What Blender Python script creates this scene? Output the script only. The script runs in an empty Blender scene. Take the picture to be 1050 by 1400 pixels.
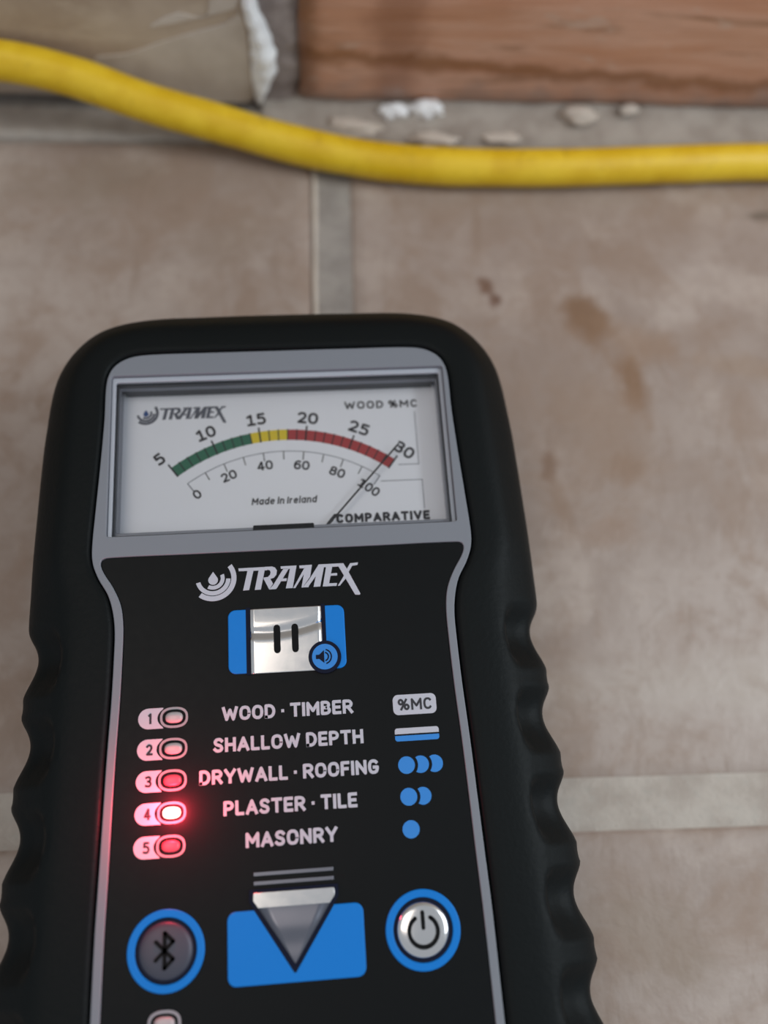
import bpy, bmesh, math, random
from mathutils import Matrix, Vector, noise

random.seed(7)
S = 0.001                      # every length below is in millimetres
scene = bpy.context.scene
C = scene.collection
PI = math.pi
sin, cos, rad = math.sin, math.cos, math.radians

# ------------------------------------------------------------------ camera
H = 32.0                       # height of the meter's face above the tiles
cam_d = bpy.data.cameras.new('camera')
cam = bpy.data.objects.new('camera', cam_d); C.objects.link(cam)
Rm = ((0.99614646, -0.06574325, 0.05805218),
      (-0.04421824, -0.94808464, -0.31492899),
      (0.07574283, 0.31114843, -0.94733821))      # world -> lens axes (right, down, forward)
rx, ry, rz = (Vector(r) for r in Rm)
mw = Matrix(((rx[0], -ry[0], -rz[0], 5.2695 * S),
             (rx[1], -ry[1], -rz[1], -24.3184 * S),
             (rx[2], -ry[2], -rz[2], (135.0 + H) * S),
             (0, 0, 0, 1)))
cam.matrix_world = mw
cam_d.sensor_fit = 'VERTICAL'
cam_d.sensor_height = 10.0
cam_d.lens = 1200.2 / 1400.0 * 10.0
cam_d.clip_start = 0.005
cam_d.clip_end = 20
cam_d.dof.use_dof = True
cam_d.dof.focus_distance = 135.5 * S
cam_d.dof.aperture_fstop = 2.2
scene.camera = cam

# ------------------------------------------------------------------ world, lamps, exposure
w = bpy.data.worlds.new('world'); scene.world = w; w.use_nodes = True
bg = w.node_tree.nodes['Background']
bg.inputs[0].default_value = (0.86, 0.93, 1.0, 1); bg.inputs[1].default_value = 0.58

def area(name, loc, size, energy, color, target):
    d = bpy.data.lights.new(name, 'AREA'); d.shape = 'RECTANGLE'
    d.size, d.size_y = size; d.energy = energy; d.color = color
    o = bpy.data.objects.new(name, d); C.objects.link(o); o.location = loc
    o.rotation_euler = (Vector(target) - Vector(loc)).to_track_quat('-Z', 'Y').to_euler()
    return o
area('window_light', (0.46, 0.0, 0.40), (0.34, 0.34), 2.15, (0.86, 0.95, 1.0), (0, 0, 0))
area('ceiling_light', (-0.35, 0.06, 1.25), (0.5, 0.5), 2.4, (1.0, 0.88, 0.76), (0, 0, 0))

scene.view_settings.view_transform = 'Standard'
scene.view_settings.look = 'None'
scene.view_settings.exposure = -0.12
scene.view_settings.gamma = 1.0
scene.view_settings.use_curve_mapping = False

# ------------------------------------------------------------------ materials
def lin(c):
    return tuple(((x / 255) / 12.92 if x / 255 <= .04045 else ((x / 255 + .055) / 1.055) ** 2.4) for x in c) + (1,)

def mat(name, col, rough=.5, metal=0., emit=None, estr=0., coat=0., spec=.5, bump=0., bscale=900.):
    m = bpy.data.materials.new(name); m.use_nodes = True
    nt = m.node_tree; b = nt.nodes['Principled BSDF']
    b.inputs['Base Color'].default_value = lin(col)
    b.inputs['Roughness'].default_value = rough
    b.inputs['Metallic'].default_value = metal
    b.inputs['Specular IOR Level'].default_value = spec
    b.inputs['Coat Weight'].default_value = coat
    b.inputs['Coat Roughness'].default_value = .08
    if emit:
        b.inputs['Emission Color'].default_value = tuple(emit) + (1,)
        b.inputs['Emission Strength'].default_value = estr
    g = nt.nodes.new('ShaderNodeNewGeometry')
    n = nt.nodes.new('ShaderNodeTexNoise'); n.inputs['Scale'].default_value = bscale
    n.inputs['Detail'].default_value = 3
    nt.links.new(g.outputs['Position'], n.inputs['Vector'])
    if bump > 0:
        bp = nt.nodes.new('ShaderNodeBump'); bp.inputs['Strength'].default_value = bump
        bp.inputs['Distance'].default_value = .0002
        nt.links.new(n.outputs[0], bp.inputs['Height']); nt.links.new(bp.outputs[0], b.inputs['Normal'])
    mr = nt.nodes.new('ShaderNodeMapRange')
    mr.inputs['To Min'].default_value = max(0, rough - .05); mr.inputs['To Max'].default_value = rough + .05
    nt.links.new(n.outputs[0], mr.inputs['Value']); nt.links.new(mr.outputs[0], b.inputs['Roughness'])
    return m

class NT:
    """small helper that writes a node network"""
    def __init__(self, name, rough=.5):
        self.m = bpy.data.materials.new(name); self.m.use_nodes = True
        self.t = self.m.node_tree; self.b = self.t.nodes['Principled BSDF']
        self.b.inputs['Roughness'].default_value = rough
        g = self.t.nodes.new('ShaderNodeNewGeometry')
        v = self.t.nodes.new('ShaderNodeVectorMath'); v.operation = 'SCALE'; v.inputs[3].default_value = 1000.0
        self.t.links.new(g.outputs['Position'], v.inputs[0]); self.pos = v.outputs[0]   # position in mm
    def l(self, a, b): self.t.links.new(a, b)
    def noise(self, scale, detail=4, rough=.55, stretch=None, off=0., dist=0.):
        v = self.t.nodes.new('ShaderNodeMapping'); self.l(self.pos, v.inputs[0])
        v.inputs['Location'].default_value = (off, off * .7, off * 1.3)
        if stretch: v.inputs['Scale'].default_value = stretch
        n = self.t.nodes.new('ShaderNodeTexNoise'); n.inputs['Scale'].default_value = scale
        n.inputs['Detail'].default_value = detail; n.inputs['Roughness'].default_value = rough
        n.inputs['Distortion'].default_value = dist
        self.l(v.outputs[0], n.inputs['Vector']); return n.outputs[0]
    def rng(self, val, a, b, c=0., d=1., smooth=True):
        r = self.t.nodes.new('ShaderNodeMapRange')
        if smooth: r.interpolation_type = 'SMOOTHSTEP'
        for i, x in zip((1, 2, 3, 4), (a, b, c, d)): r.inputs[i].default_value = x
        self.l(val, r.inputs[0]); return r.outputs[0]
    def math(self, op, a, b):
        n = self.t.nodes.new('ShaderNodeMath'); n.operation = op
        for i, x in enumerate((a, b)):
            if isinstance(x, (int, float)): n.inputs[i].default_value = x
            else: self.l(x, n.inputs[i])
        return n.outputs[0]
    def mix(self, fac, a, b):
        n = self.t.nodes.new('ShaderNodeMix'); n.data_type = 'RGBA'
        if isinstance(fac, (int, float)): n.inputs[0].default_value = fac
        else: self.l(fac, n.inputs[0])
        for i, x in ((6, a), (7, b)):
            if isinstance(x, tuple): n.inputs[i].default_value = lin(x)
            else: self.l(x, n.inputs[i])
        return n.outputs[2]
    def blob(self, cx, cy, rxx, ryy, warp, wamp, ang=0., cz=None):
        """soft-edged patch: 1 in the middle, 0 outside; edge warped by noise"""
        v = self.t.nodes.new('ShaderNodeMapping'); v.vector_type = 'TEXTURE'
        v.inputs['Location'].default_value = (cx, cy, 0)
        v.inputs['Rotation'].default_value = (0, 0, rad(ang))
        v.inputs['Scale'].default_value = (rxx, ryy, 1e6)
        self.l(self.pos, v.inputs[0])
        ln = self.t.nodes.new('ShaderNodeVectorMath'); ln.operation = 'LENGTH'; self.l(v.outputs[0], ln.inputs[0])
        d = self.math('ADD', ln.outputs['Value'], self.math('MULTIPLY', self.math('SUBTRACT', warp, .5), wamp))
        return self.rng(d, 1.15, .25)
    def bump(self, h, strength, dist):
        b = self.t.nodes.new('ShaderNodeBump'); b.inputs['Strength'].default_value = strength
        b.inputs['Distance'].default_value = dist * S
        self.l(h, b.inputs['Height']); self.l(b.outputs[0], self.b.inputs['Normal'])
    def out(self, col): self.l(col, self.b.inputs['Base Color']); return self.m

def tile_material():
    n = NT('stone_look_tile', .5)
    big = n.noise(.018, 5, .6, off=31); mid = n.noise(.06, 6, .65, off=7, dist=.6); fine = n.noise(.35, 5, .6)
    c = n.mix(n.rng(big, .35, .65), (149, 131, 120), (171, 156, 147))
    c = n.mix(n.math('MULTIPLY', n.rng(mid, .42, .68), .85), c, (148, 126, 111))
    c = n.mix(n.math('MULTIPLY', n.rng(n.noise(.045, 5, .6, off=90), .5, .7), .65), c, (184, 169, 159))
    c = n.mix(n.math('MULTIPLY', n.rng(fine, .45, .75), .35), c, (142, 122, 108))
    # long slanting flecks pressed in the stone look
    c = n.mix(n.math('MULTIPLY', n.rng(n.noise(.16, 4, .6, stretch=(1.6, .5, 1), off=55, dist=.8), .56, .72), .35), c, (134, 112, 96))
    # brown stains with a shape of their own on the tile beside the meter
    wp = n.noise(.09, 5, .65, off=12); wf = n.noise(.3, 4, .6, off=3)
    for cx, cy, a, b, ang, k, colr in (
            (66.5, 73, 5, 9, 25, .75, (128, 98, 74)),
            (74, 58, 4.5, 11, 8, .8, (132, 101, 76)),
            (78, 66, 13, 7, -20, .45, (146, 116, 92)),
            (67, 45, 12, 22, 5, .38, (148, 122, 102)),
            (69, 36, 5, 7, 0, .45, (140, 112, 90)),
            (53.5, 39, 2.2, 4.5, -10, .6, (126, 98, 78)),
            (55, 30, 2.2, 8, 12, .4, (138, 112, 92)),
            (64, 24, 10, 4, 0, .35, (146, 118, 98)),
            (44.5, 82, 2.2, 3, 20, .75, (118, 90, 74)),
            (46.6, 78.5, 1.8, 2.4, 0, .8, (112, 84, 70)),
            (44, 96, 1.6, 12, -4, .35, (140, 118, 102)),
            (112, 99, 6, 1.8, 0, .7, (112, 98, 86)),
            (100, 60, 14, 4, -15, .35, (150, 124, 102)),
            (-40, 112, 26, 8, 8, .4, (138, 120, 104)),
            (-10, 95, 14, 9, 20, .35, (140, 120, 104)),
            (60, -50, 14, 9, -25, .45, (142, 124, 108)),
            (86, -45, 3, 5, 0, .5, (134, 114, 98))):
        wl = wf if a < 4 else wp
        c = n.mix(n.math('MULTIPLY', n.blob(cx, cy, a, b, wl, 2.2 if a >= 4 else 1.4, ang), min(.95, k * 1.3)), c, colr)
    # pale waxy glaze wear close to the vertical joint, thin dark crack
    c = n.mix(n.math('MULTIPLY', n.blob(95, -8, 60, 8, wp, 1.2, -2), .35), c, (190, 180, 170))
    n.bump(n.math('ADD', fine, n.math('MULTIPLY', mid, 2.0)), .5, .35)
    n.l(n.rng(mid, .3, .7, .42, .62), n.b.inputs['Roughness'])
    return n.out(c)

def grout_material(name, a, b):
    n = NT(name, .9)
    c = n.mix(n.rng(n.noise(.12, 5, .6), .35, .65), a, b)
    c = n.mix(n.math('MULTIPLY', n.rng(n.noise(.5, 4, .6, off=9), .5, .75), .4), c, (172, 168, 160))
    n.bump(n.noise(1.2, 4, .7), .8, .4)
    return n.out(c)

def wood_material():
    n = NT('reddish_stained_timber', .42)
    g1 = n.noise(.22, 6, .6, stretch=(.10, 1, 1.0), dist=.4)
    g2 = n.noise(.6, 5, .6, stretch=(.06, 1, 1.2), off=21)
    c = n.mix(n.rng(g1, .35, .65), (196, 142, 112), (212, 166, 142))
    c = n.mix(n.math('MULTIPLY', n.rng(g1, .55, .72), .8), c, (140, 94, 60))
    c = n.mix(n.math('MULTIPLY', n.rng(g2, .5, .72), .3), c, (150, 100, 70))
    c = n.mix(n.math('MULTIPLY', n.rng(n.noise(.35, 3, .5, stretch=(.4, 1, 1), off=63), .62, .74), .6), c, (206, 176, 158))
    # darker rot at the sawn end, one long dark streak sloping down to the right
    wp = n.noise(.1, 5, .6)
    sp = n.t.nodes.new('ShaderNodeSeparateXYZ'); n.l(n.pos, sp.inputs[0])
    ln = n.math('ADD', n.math('ADD', sp.outputs[2], n.math('MULTIPLY', sp.outputs[0], .07)), n.math('MULTIPLY', n.math('SUBTRACT', wp, .5), 9))
    st = n.math('MULTIPLY', n.rng(ln, 13.2, 16.5), n.rng(ln, 20, 17))
    c = n.mix(n.math('MULTIPLY', st, .75), c, (140, 92, 56))
    c = n.mix(n.math('MULTIPLY', n.blob(4, 130, 8, 30, wp, 1.4), .7), c, (110, 66, 34))
    c = n.mix(n.math('MULTIPLY', n.blob(27, 130, 7, 30, wp, 1.6), .45), c, (116, 66, 38))
    sx = n.t.nodes.new('ShaderNodeSeparateXYZ'); n.l(n.pos, sx.inputs[0])
    low = n.math('ADD', sx.outputs[2], n.math('MULTIPLY', n.math('SUBTRACT', wp, .5), 22))
    c = n.mix(n.rng(low, 9, 1, 0, .75), c, (160, 138, 128))
    n.bump(g2, .4, .4)
    return n.out(c)

def paint_material():
    n = NT('grubby_painted_skirting', .5)
    c = n.mix(n.rng(n.noise(.05, 5, .6), .35, .65), (172, 152, 134), (190, 172, 154))
    c = n.mix(n.math('MULTIPLY', n.rng(n.noise(.14, 5, .6, stretch=(.5, 1, 1.3), off=40), .55, .7), .5), c, (204, 188, 170))
    n.bump(n.noise(.4, 4, .6), .3, .3)
    return n.out(c)

def mottled(name, a, b, sc=.15, rough=.85, bstr=.7):
    n = NT(name, rough)
    c = n.mix(n.rng(n.noise(sc, 5, .65), .35, .65), a, b)
    n.bump(n.noise(sc * 4, 4, .65), bstr, .5)
    return n.out(c)

def cable_material():
    n = NT('scuffed_yellow_jacket', .42)
    c = n.mix(n.rng(n.noise(.10, 4, .6), .35, .65), (222, 178, 18), (236, 196, 40))
    c = n.mix(n.math('MULTIPLY', n.rng(n.noise(.22, 5, .7, off=14, dist=.5), .55, .75), .5), c, (170, 130, 20))
    c = n.mix(n.math('MULTIPLY', n.rng(n.noise(.7, 4, .7, off=4), .62, .75), .35), c, (120, 98, 30))
    n.bump(n.noise(.5, 4, .6), .35, .25)
    return n.out(c)

M = {}
M['tile'] = tile_material()
M['grout'] = grout_material('grey_grout', (144, 136, 130), (162, 154, 147))
M['pale_grout'] = grout_material('pale_grout', (173, 161, 151), (190, 180, 170))
M['wood'] = wood_material()
M['paint'] = paint_material()
M['plaster'] = mottled('plaster_smear', (190, 177, 164), (206, 194, 182), .06, .7, .4)
M['caulk'] = mottled('white_filler', (240, 240, 242), (252, 252, 252), .3, .6, .6)
M['mortar'] = mottled('dirty_mortar', (146, 134, 124), (172, 162, 152), .08, .95, .5)
M['darkmortar'] = mottled('dark_gap_rubble', (128, 116, 112), (164, 152, 148), .1, .9, .5)
M['wall'] = mottled('wall_plaster', (196, 188, 178), (208, 202, 194), .02, .8, .3)
M['cable'] = cable_material()
M['boot'] = mat('black_rubber', (12, 16, 17), .5, spec=.12, bump=.25, bscale=1500)
M['panel'] = mat('black_gloss_overlay', (9, 12, 14), .42, spec=.14)
M['gap'] = mat('dark_gap', (9, 11, 13), .6, spec=.15)
M['silver'] = mat('satin_silver_plastic', (123, 126, 134), .42, spec=.35, bump=.05)
M['rim'] = mat('bright_clear_edge', (168, 172, 182), .3, coat=.2)
M['housing'] = mat('grey_meter_housing', (140, 144, 156), .4, coat=.1)
M['dark_housing'] = mat('dark_meter_housing', (50, 56, 66), .4, coat=.1)
M['plate'] = mat('white_dial_card', (246, 248, 255), .55)
M['ink'] = mat('black_ink', (36, 36, 44), .6)
M['greyink'] = mat('grey_ink', (96, 100, 112), .6)
M['thinink'] = mat('thin_grey_ink', (120, 124, 134), .6)
M['blueink'] = mat('blue_ink', (52, 84, 140), .6)
M['green'] = mat('green_band', (46, 112, 88), .6)
M['yellow'] = mat('yellow_band', (232, 206, 52), .6)
M['redband'] = mat('red_band', (176, 62, 66), .6)
M['needle'] = mat('black_needle', (26, 26, 34), .45)
M['white'] = mat('pale_print', (184, 184, 195), .5)
M['blue'] = mat('blue_key', (0, 118, 204), .45, spec=.25)
M['bluemark'] = mat('blue_print', (34, 126, 206), .5)
M['navy'] = mat('navy_outline', (5, 14, 38), .5, spec=.15)
M['chrome'] = mat('brushed_chrome', (214, 212, 212), .16, metal=1)
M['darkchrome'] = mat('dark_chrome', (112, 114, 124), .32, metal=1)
M['rubberkey'] = mat('dim_grey_key', (70, 70, 82), .45, metal=.3)
M['ring'] = mat('indicator_ring', (150, 146, 152), .45)
M['lens'] = mat('clear_lens', (176, 166, 168), .35, coat=.3)
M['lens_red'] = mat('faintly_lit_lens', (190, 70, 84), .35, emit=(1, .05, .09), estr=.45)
M['lens_on'] = mat('lit_lens', (255, 210, 200), .3, emit=(1, .42, .30), estr=5.0)

def window_plastic():
    m = bpy.data.materials.new('clear_window'); m.use_nodes = True
    t = m.node_tree; t.nodes.clear()
    o = t.nodes.new('ShaderNodeOutputMaterial'); tr = t.nodes.new('ShaderNodeBsdfTransparent')
    gl = t.nodes.new('ShaderNodeBsdfGlossy'); gl.inputs['Roughness'].default_value = .06
    fr = t.nodes.new('ShaderNodeFresnel'); fr.inputs[0].default_value = 1.45
    mx = t.nodes.new('ShaderNodeMixShader')
    tr.inputs[0].default_value = (1, 1, 1, 1)
    t.links.new(fr.outputs[0], mx.inputs[0]); t.links.new(tr.outputs[0], mx.inputs[1])
    t.links.new(gl.outputs[0], mx.inputs[2]); t.links.new(mx.outputs[0], o.inputs[0])
    return m
M['window'] = window_plastic()

# ------------------------------------------------------------------ mesh helpers
def link(name, me, m, parent=None, smooth=None):
    o = bpy.data.objects.new(name, me); C.objects.link(o)
    if m is not None: me.materials.append(m)
    if parent is not None: o.parent = parent
    if smooth is not None:
        for p in me.polygons: p.use_smooth = smooth
    return o

def from_bm(name, bm, m, parent=None, smooth=None):
    bmesh.ops.recalc_face_normals(bm, faces=bm.faces)
    me = bpy.data.meshes.new(name); bm.to_mesh(me); bm.free()
    return link(name, me, m, parent, smooth)

def catmull(pts, step, closed=False):
    out = []; n = len(pts)
    for i in range(n if closed else n - 1):
        p0 = pts[(i - 1) % n] if closed or i > 0 else pts[0]
        p1, p2 = pts[i], pts[(i + 1) % n]
        p3 = pts[(i + 2) % n] if closed or i + 2 < n else pts[-1]
        k = max(1, int(math.dist(p1, p2) / step))
        for j in range(k):
            t = j / k
            out.append(tuple(.5 * ((2 * b) + (-a + c) * t + (2 * a - 5 * b + 4 * c - d) * t * t + (-a + 3 * b - 3 * c + d) * t ** 3)
                             for a, b, c, d in zip(p0, p1, p2, p3)))
    if not closed: out.append(pts[-1])
    return out

def flat(name, loops, top, thick, m, parent=None, bevel=0., matrix=None):
    """loops of (x,y) in mm, inner loops become holes; the slab's top face lies at z = top"""
    cu = bpy.data.curves.new(name, 'CURVE'); cu.dimensions = '2D'; cu.fill_mode = 'BOTH'
    for lp in loops:
        sp = cu.splines.new('POLY'); sp.points.add(len(lp) - 1)
        for p, (x, y) in zip(sp.points, lp): p.co = (x, y, 0, 1)
        sp.use_cyclic_u = True
    cu.extrude = max(thick / 2 - bevel, 0.001); cu.bevel_depth = bevel; cu.bevel_resolution = 2 if bevel else 0
    if bevel: cu.offset = -bevel
    return curve_mesh(name, cu, top - thick / 2, m, parent, matrix)

def curve_mesh(name, cu, z, m, parent, matrix=None):
    ob = bpy.data.objects.new(name + '_tmp', cu); C.objects.link(ob)
    bpy.context.view_layer.update()
    dg = bpy.context.evaluated_depsgraph_get()
    me = bpy.data.meshes.new_from_object(ob.evaluated_get(dg))
    bpy.data.objects.remove(ob); bpy.data.curves.remove(cu)
    me.materials.clear(); me.name = name
    if matrix is not None: me.transform(matrix)
    me.transform(Matrix.Translation((0, 0, z)))
    me.transform(Matrix.Scale(S, 4))
    return link(name, me, m, parent)

def _arc(cx, cy, rx_, ry_, a0, a1, n=10):
    return [(cx + rx_ * cos(rad(a0 + (a1 - a0) * i / n)), cy + ry_ * sin(rad(a0 + (a1 - a0) * i / n))) for i in range(n + 1)]
def _sup(cx, cy, rx_, ry_, a0, a1, n=20, e=2.5):
    out = []
    for i in range(n + 1):
        t = rad(a0 + (a1 - a0) * i / n)
        out.append((cx + rx_ * math.copysign(abs(cos(t)) ** (2 / e), cos(t)), cy + ry_ * math.copysign(abs(sin(t)) ** (2 / e), sin(t))))
    return out
def glyph(ch, base1):
    """strokes in a unit box, and the width of the letter for a height of 1"""
    c = lambda p: catmull(p, .12)
    G_ = {
     'A': ([[(0, 0), (.5, 1), (1, 0)], [(.18, .3), (.82, .3)]], .68), 'C': ([_sup(.5, .5, .5, .5, 42, 318)], .58),
     'D': ([[(.0, 0), (0, 1), (.4, 1)] + _arc(.4, .5, .6, .5, 90, -90, 12)[1:] + [(0, 0)]], .6),
     'E': ([[(1, 1), (0, 1), (0, 0), (1, 0)], [(0, .5), (.88, .5)]], .48), 'F': ([[(1, 1), (0, 1), (0, 0)], [(0, .48), (.85, .48)]], .46),
     'G': ([_sup(.5, .5, .5, .5, 45, 330) + [(1, .45), (.58, .45)]], .6), 'H': ([[(0, 0), (0, 1)], [(1, 0), (1, 1)], [(0, .5), (1, .5)]], .6),
     'I': ([[(.5, 0), (.5, 1)]], .0), 'L': ([[(0, 1), (0, 0), (1, 0)]], .44), 'M': ([[(0, 0), (0, 1), (.5, .32), (1, 1), (1, 0)]], .78),
     'N': ([[(0, 0), (0, 1), (1, 0), (1, 1)]], .62), 'O': ([_sup(.5, .5, .5, .5, 0, 360, 28)], .64),
     'P': ([[(0, 0), (0, 1), (.5, 1)] + _arc(.5, .72, .5, .28, 90, -90, 8)[1:] + [(0, .44)]], .54),
     'R': ([[(0, 0), (0, 1), (.5, 1)] + _arc(.5, .73, .47, .27, 90, -90, 8)[1:] + [(0, .46)], [(.5, .46), (1, 0)]], .58),
     'B': ([[(0, .52), (.5, .52)] + _arc(.5, .26, .5, .26, 90, -90, 8)[1:] + [(0, 0), (0, 1), (.48, 1)] + _arc(.48, .76, .44, .24, 90, -90, 8)[1:]], .56),
     'S': ([c([(.96, .86), (.75, .985), (.48, 1), (.2, .95), (.04, .77), (.15, .6), (.5, .5), (.85, .4), (.97, .22), (.8, .04), (.5, 0), (.22, .02), (.0, .14)])], .54),
     'T': ([[(0, 1), (1, 1)], [(.5, 1), (.5, 0)]], .6), 'V': ([[(0, 1), (.5, 0), (1, 1)]], .68), 'W': ([[(0, 1), (.24, 0), (.5, .82), (.76, 0), (1, 1)]], 1.0),
     'Y': ([[(0, 1), (.5, .42), (1, 1)], [(.5, .42), (.5, 0)]], .66),
     '%': ([_sup(.2, .76, .2, .24, 0, 360, 14, 2), _sup(.8, .24, .2, .24, 0, 360, 14, 2), [(.78, 1), (.22, 0)]], .85),
     '·': ([[(.3, .47), (.7, .47)]], .02), '-': ([[(0, .47), (1, .47)]], .3),
     '0': ([_sup(.5, .5, .5, .5, 0, 360, 28, 2.3)], .58),
     '1': ([[(.0, .84), (.5, 1), (.5, 0)]] + ([[(0, 0), (1, 0)]] if base1 else []), .5 if base1 else .36),
     '2': ([c([(.02, .86), (.25, .98), (.55, 1), (.85, .9), (.94, .72), (.8, .5), (.4, .22), (.03, 0)]) + [(1, 0)]], .54),
     '3': ([c([(.05, .94), (.4, 1), (.75, .97), (.93, .78), (.75, .57), (.4, .53)]), c([(.4, .53), (.8, .47), (1, .26), (.8, .04), (.4, 0), (.0, .06)])], .54),
     '4': ([[(1, .26), (0, .26), (.66, 1), (.72, 1), (.72, 0)]], .6),
     '5': ([[(.9, 1), (.12, 1), (.1, .6)] + c([(.1, .6), (.45, .64), (.82, .56), (1, .32), (.85, .06), (.45, 0), (.02, .05)])[1:]], .52),
     '6': ([c([(.92, .95), (.6, 1), (.2, .85), (.02, .5), (.06, .2), (.3, .01), (.6, 0), (.92, .12), (1, .34), (.85, .56), (.55, .62), (.2, .54), (.05, .36)])], .56),
     '8': ([_sup(.5, .765, .42, .235, 0, 360, 20, 2.2), _sup(.5, .27, .5, .27, 0, 360, 20, 2.2)], .56),
     'a': ([_sup(.5, .36, .5, .36, 0, 360, 20, 2.2), [(1, .72), (1, 0)]], .5), 'd': ([_sup(.5, .36, .5, .36, 0, 360, 20, 2.2), [(1, 1.05), (1, 0)]], .5),
     'e': ([[(.02, .38), (1, .38)] + _sup(.5, .36, .5, .36, 8, 310, 18, 2.2)], .5), 'i': ([[(.5, 0), (.5, .72)], [(.5, .92), (.5, 1.06)]], .0),
     'n': ([[(0, 0), (0, .72)], _arc(.5, .42, .5, .3, 170, 0, 8) + [(1, 0)]], .48), 'l': ([[(.5, 0), (.5, 1.05)]], .0),
     'r': ([[(0, 0), (0, .72)], _arc(.6, .36, .6, .36, 160, 75, 5)], .3), 'o': ([_sup(.5, .36, .5, .36, 0, 360, 20, 2.2)], .52)}
    return G_[ch]

def text(name, s_, cx, cy, wid, hgt, top, m, parent, th=.4, ang=0., gap=.30, base1=False, shear=0., word=.34):
    """stroke-drawn lettering filling wid x hgt mm around cx, cy; th is the stroke thickness in mm"""
    hh = hgt - th; x = 0.; items = []; fixed = 0.
    for ch in s_:
        if ch == ' ': x += word; continue
        st, w_ = glyph(ch, base1); items.append((x, w_, st)); x += w_ + gap
    total = x - gap
    kx = (wid - th) / total / hh if total > 0 else 1.
    bm = bmesh.new(); ca, sa = cos(rad(ang)), sin(rad(ang))
    lay = [0]
    def put(px, py):
        return bm.verts.new(((cx + px * ca - py * sa) * S, (cy + px * sa + py * ca) * S, (top + (lay[0] % 9) * .003) * S))
    for x0, w_, st in items:
        for line in st:
            pts = []
            for (u, v) in line:
                w2 = w_ if w_ > 0 else 0
                px = (x0 + u * w2) * kx * hh - (wid - th) / 2; py = v * hh - hh / 2
                q = (px + shear * py, py)
                if not pts or math.dist(pts[-1], q) > 1e-4: pts.append(q)
            for k_ in range(len(pts) - 1):
                (ax, ay), (bx_, by_) = pts[k_], pts[k_ + 1]
                L_ = math.dist(pts[k_], pts[k_ + 1]); dx, dy = (bx_ - ax) / L_, (by_ - ay) / L_
                e = th / 2
                # loose ends run on by half a stroke so that the box is filled
                if k_ == 0: ax -= dx * e * .9; ay -= dy * e * .9
                if k_ == len(pts) - 2: bx_ += dx * e * .9; by_ += dy * e * .9
                nx_, ny_ = -dy * e, dx * e; lay[0] += 1
                bm.faces.new([put(ax - nx_, ay - ny_), put(bx_ - nx_, by_ - ny_), put(bx_ + nx_, by_ + ny_), put(ax + nx_, ay + ny_)])
                if 0 < k_:
                    lay[0] += 1
                    bm.faces.new([put(pts[k_][0] + e * cos(2 * PI * q / 10), pts[k_][1] + e * sin(2 * PI * q / 10)) for q in range(10)])
    me = bpy.data.meshes.new(name); bm.to_mesh(me); bm.free()
    return link(name, me, m, parent)

def circle(cx, cy, r, n=48, ry=None, a0=0., a1=2 * PI):
    ry = ry or r
    full = abs(a1 - a0 - 2 * PI) < 1e-6
    k = n if full else n + 1
    return [(cx + r * cos(a0 + (a1 - a0) * i / n), cy + ry * sin(a0 + (a1 - a0) * i / n)) for i in range(k)]

def arcband(cx, cy, r0, r1, a0, a1, n=16):
    return circle(cx, cy, r1, n, None, a0, a1) + circle(cx, cy, r0, n, None, a0, a1)[::-1]

def rrect(x0, y0, x1, y1, r, n=6, corners=(1, 1, 1, 1)):
    out = []
    for (cx, cy, a), on in zip(((x1 - r, y1 - r, 0), (x0 + r, y1 - r, 90), (x0 + r, y0 + r, 180), (x1 - r, y0 + r, 270)), corners):
        if on: out += circle(cx, cy, r, n, None, rad(a), rad(a + 90))
        else: out.append((cx + r * (1 if a in (0, 270) else -1), cy + r * (1 if a in (0, 90) else -1)))
    return out

def stadium(cx, cy, hw, hh, n=12, sq=0.):
    """rounded lozenge like the rings of the indicators"""
    e = 2.5
    return [(cx + hw * math.copysign(abs(cos(t)) ** (2 / e), cos(t)), cy + hh * math.copysign(abs(sin(t)) ** (2 / e), sin(t)))
            for t in (2 * PI * i / (4 * n) for i in range(4 * n))]

def bar(x0, y0, x1, y1, wd, round_=True, n=5):
    a = math.atan2(y1 - y0, x1 - x0); r = wd / 2
    if round_:
        return circle(x1, y1, r, n, None, a - PI / 2, a + PI / 2) + circle(x0, y0, r, n, None, a + PI / 2, a + 3 * PI / 2)
    nx, ny = -sin(a) * r, cos(a) * r
    return [(x0 + nx, y0 + ny), (x1 + nx, y1 + ny), (x1 - nx, y1 - ny), (x0 - nx, y0 - ny)]

def dome(name, outline, z0, rise, m, parent, steps=5, bow=None):
    """raised pad: outline shrinks towards its centre while rising"""
    cx = sum(p[0] for p in outline) / len(outline); cy = sum(p[1] for p in outline) / len(outline)
    bm = bmesh.new(); rings = []
    rings.append([bm.verts.new((x * S, y * S, (z0 - .3) * S)) for x, y in outline])
    for k in range(steps + 1):
        t = k / steps * .9; z = z0 + rise * math.sqrt(max(0, 1 - (1 - t) ** 2.5))
        rings.append([bm.verts.new(((cx + (x - cx) * (1 - t)) * S, (cy + (y - cy) * (1 - t)) * S, z * S)) for x, y in outline])
    n = len(outline)
    for a, b in zip(rings, rings[1:]):
        for i in range(n): bm.faces.new((a[i], a[(i + 1) % n], b[(i + 1) % n], b[i]))
    bm.faces.new(rings[-1]); bm.faces.new(rings[0][::-1])
    return from_bm(name, bm, m, parent, True)

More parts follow.
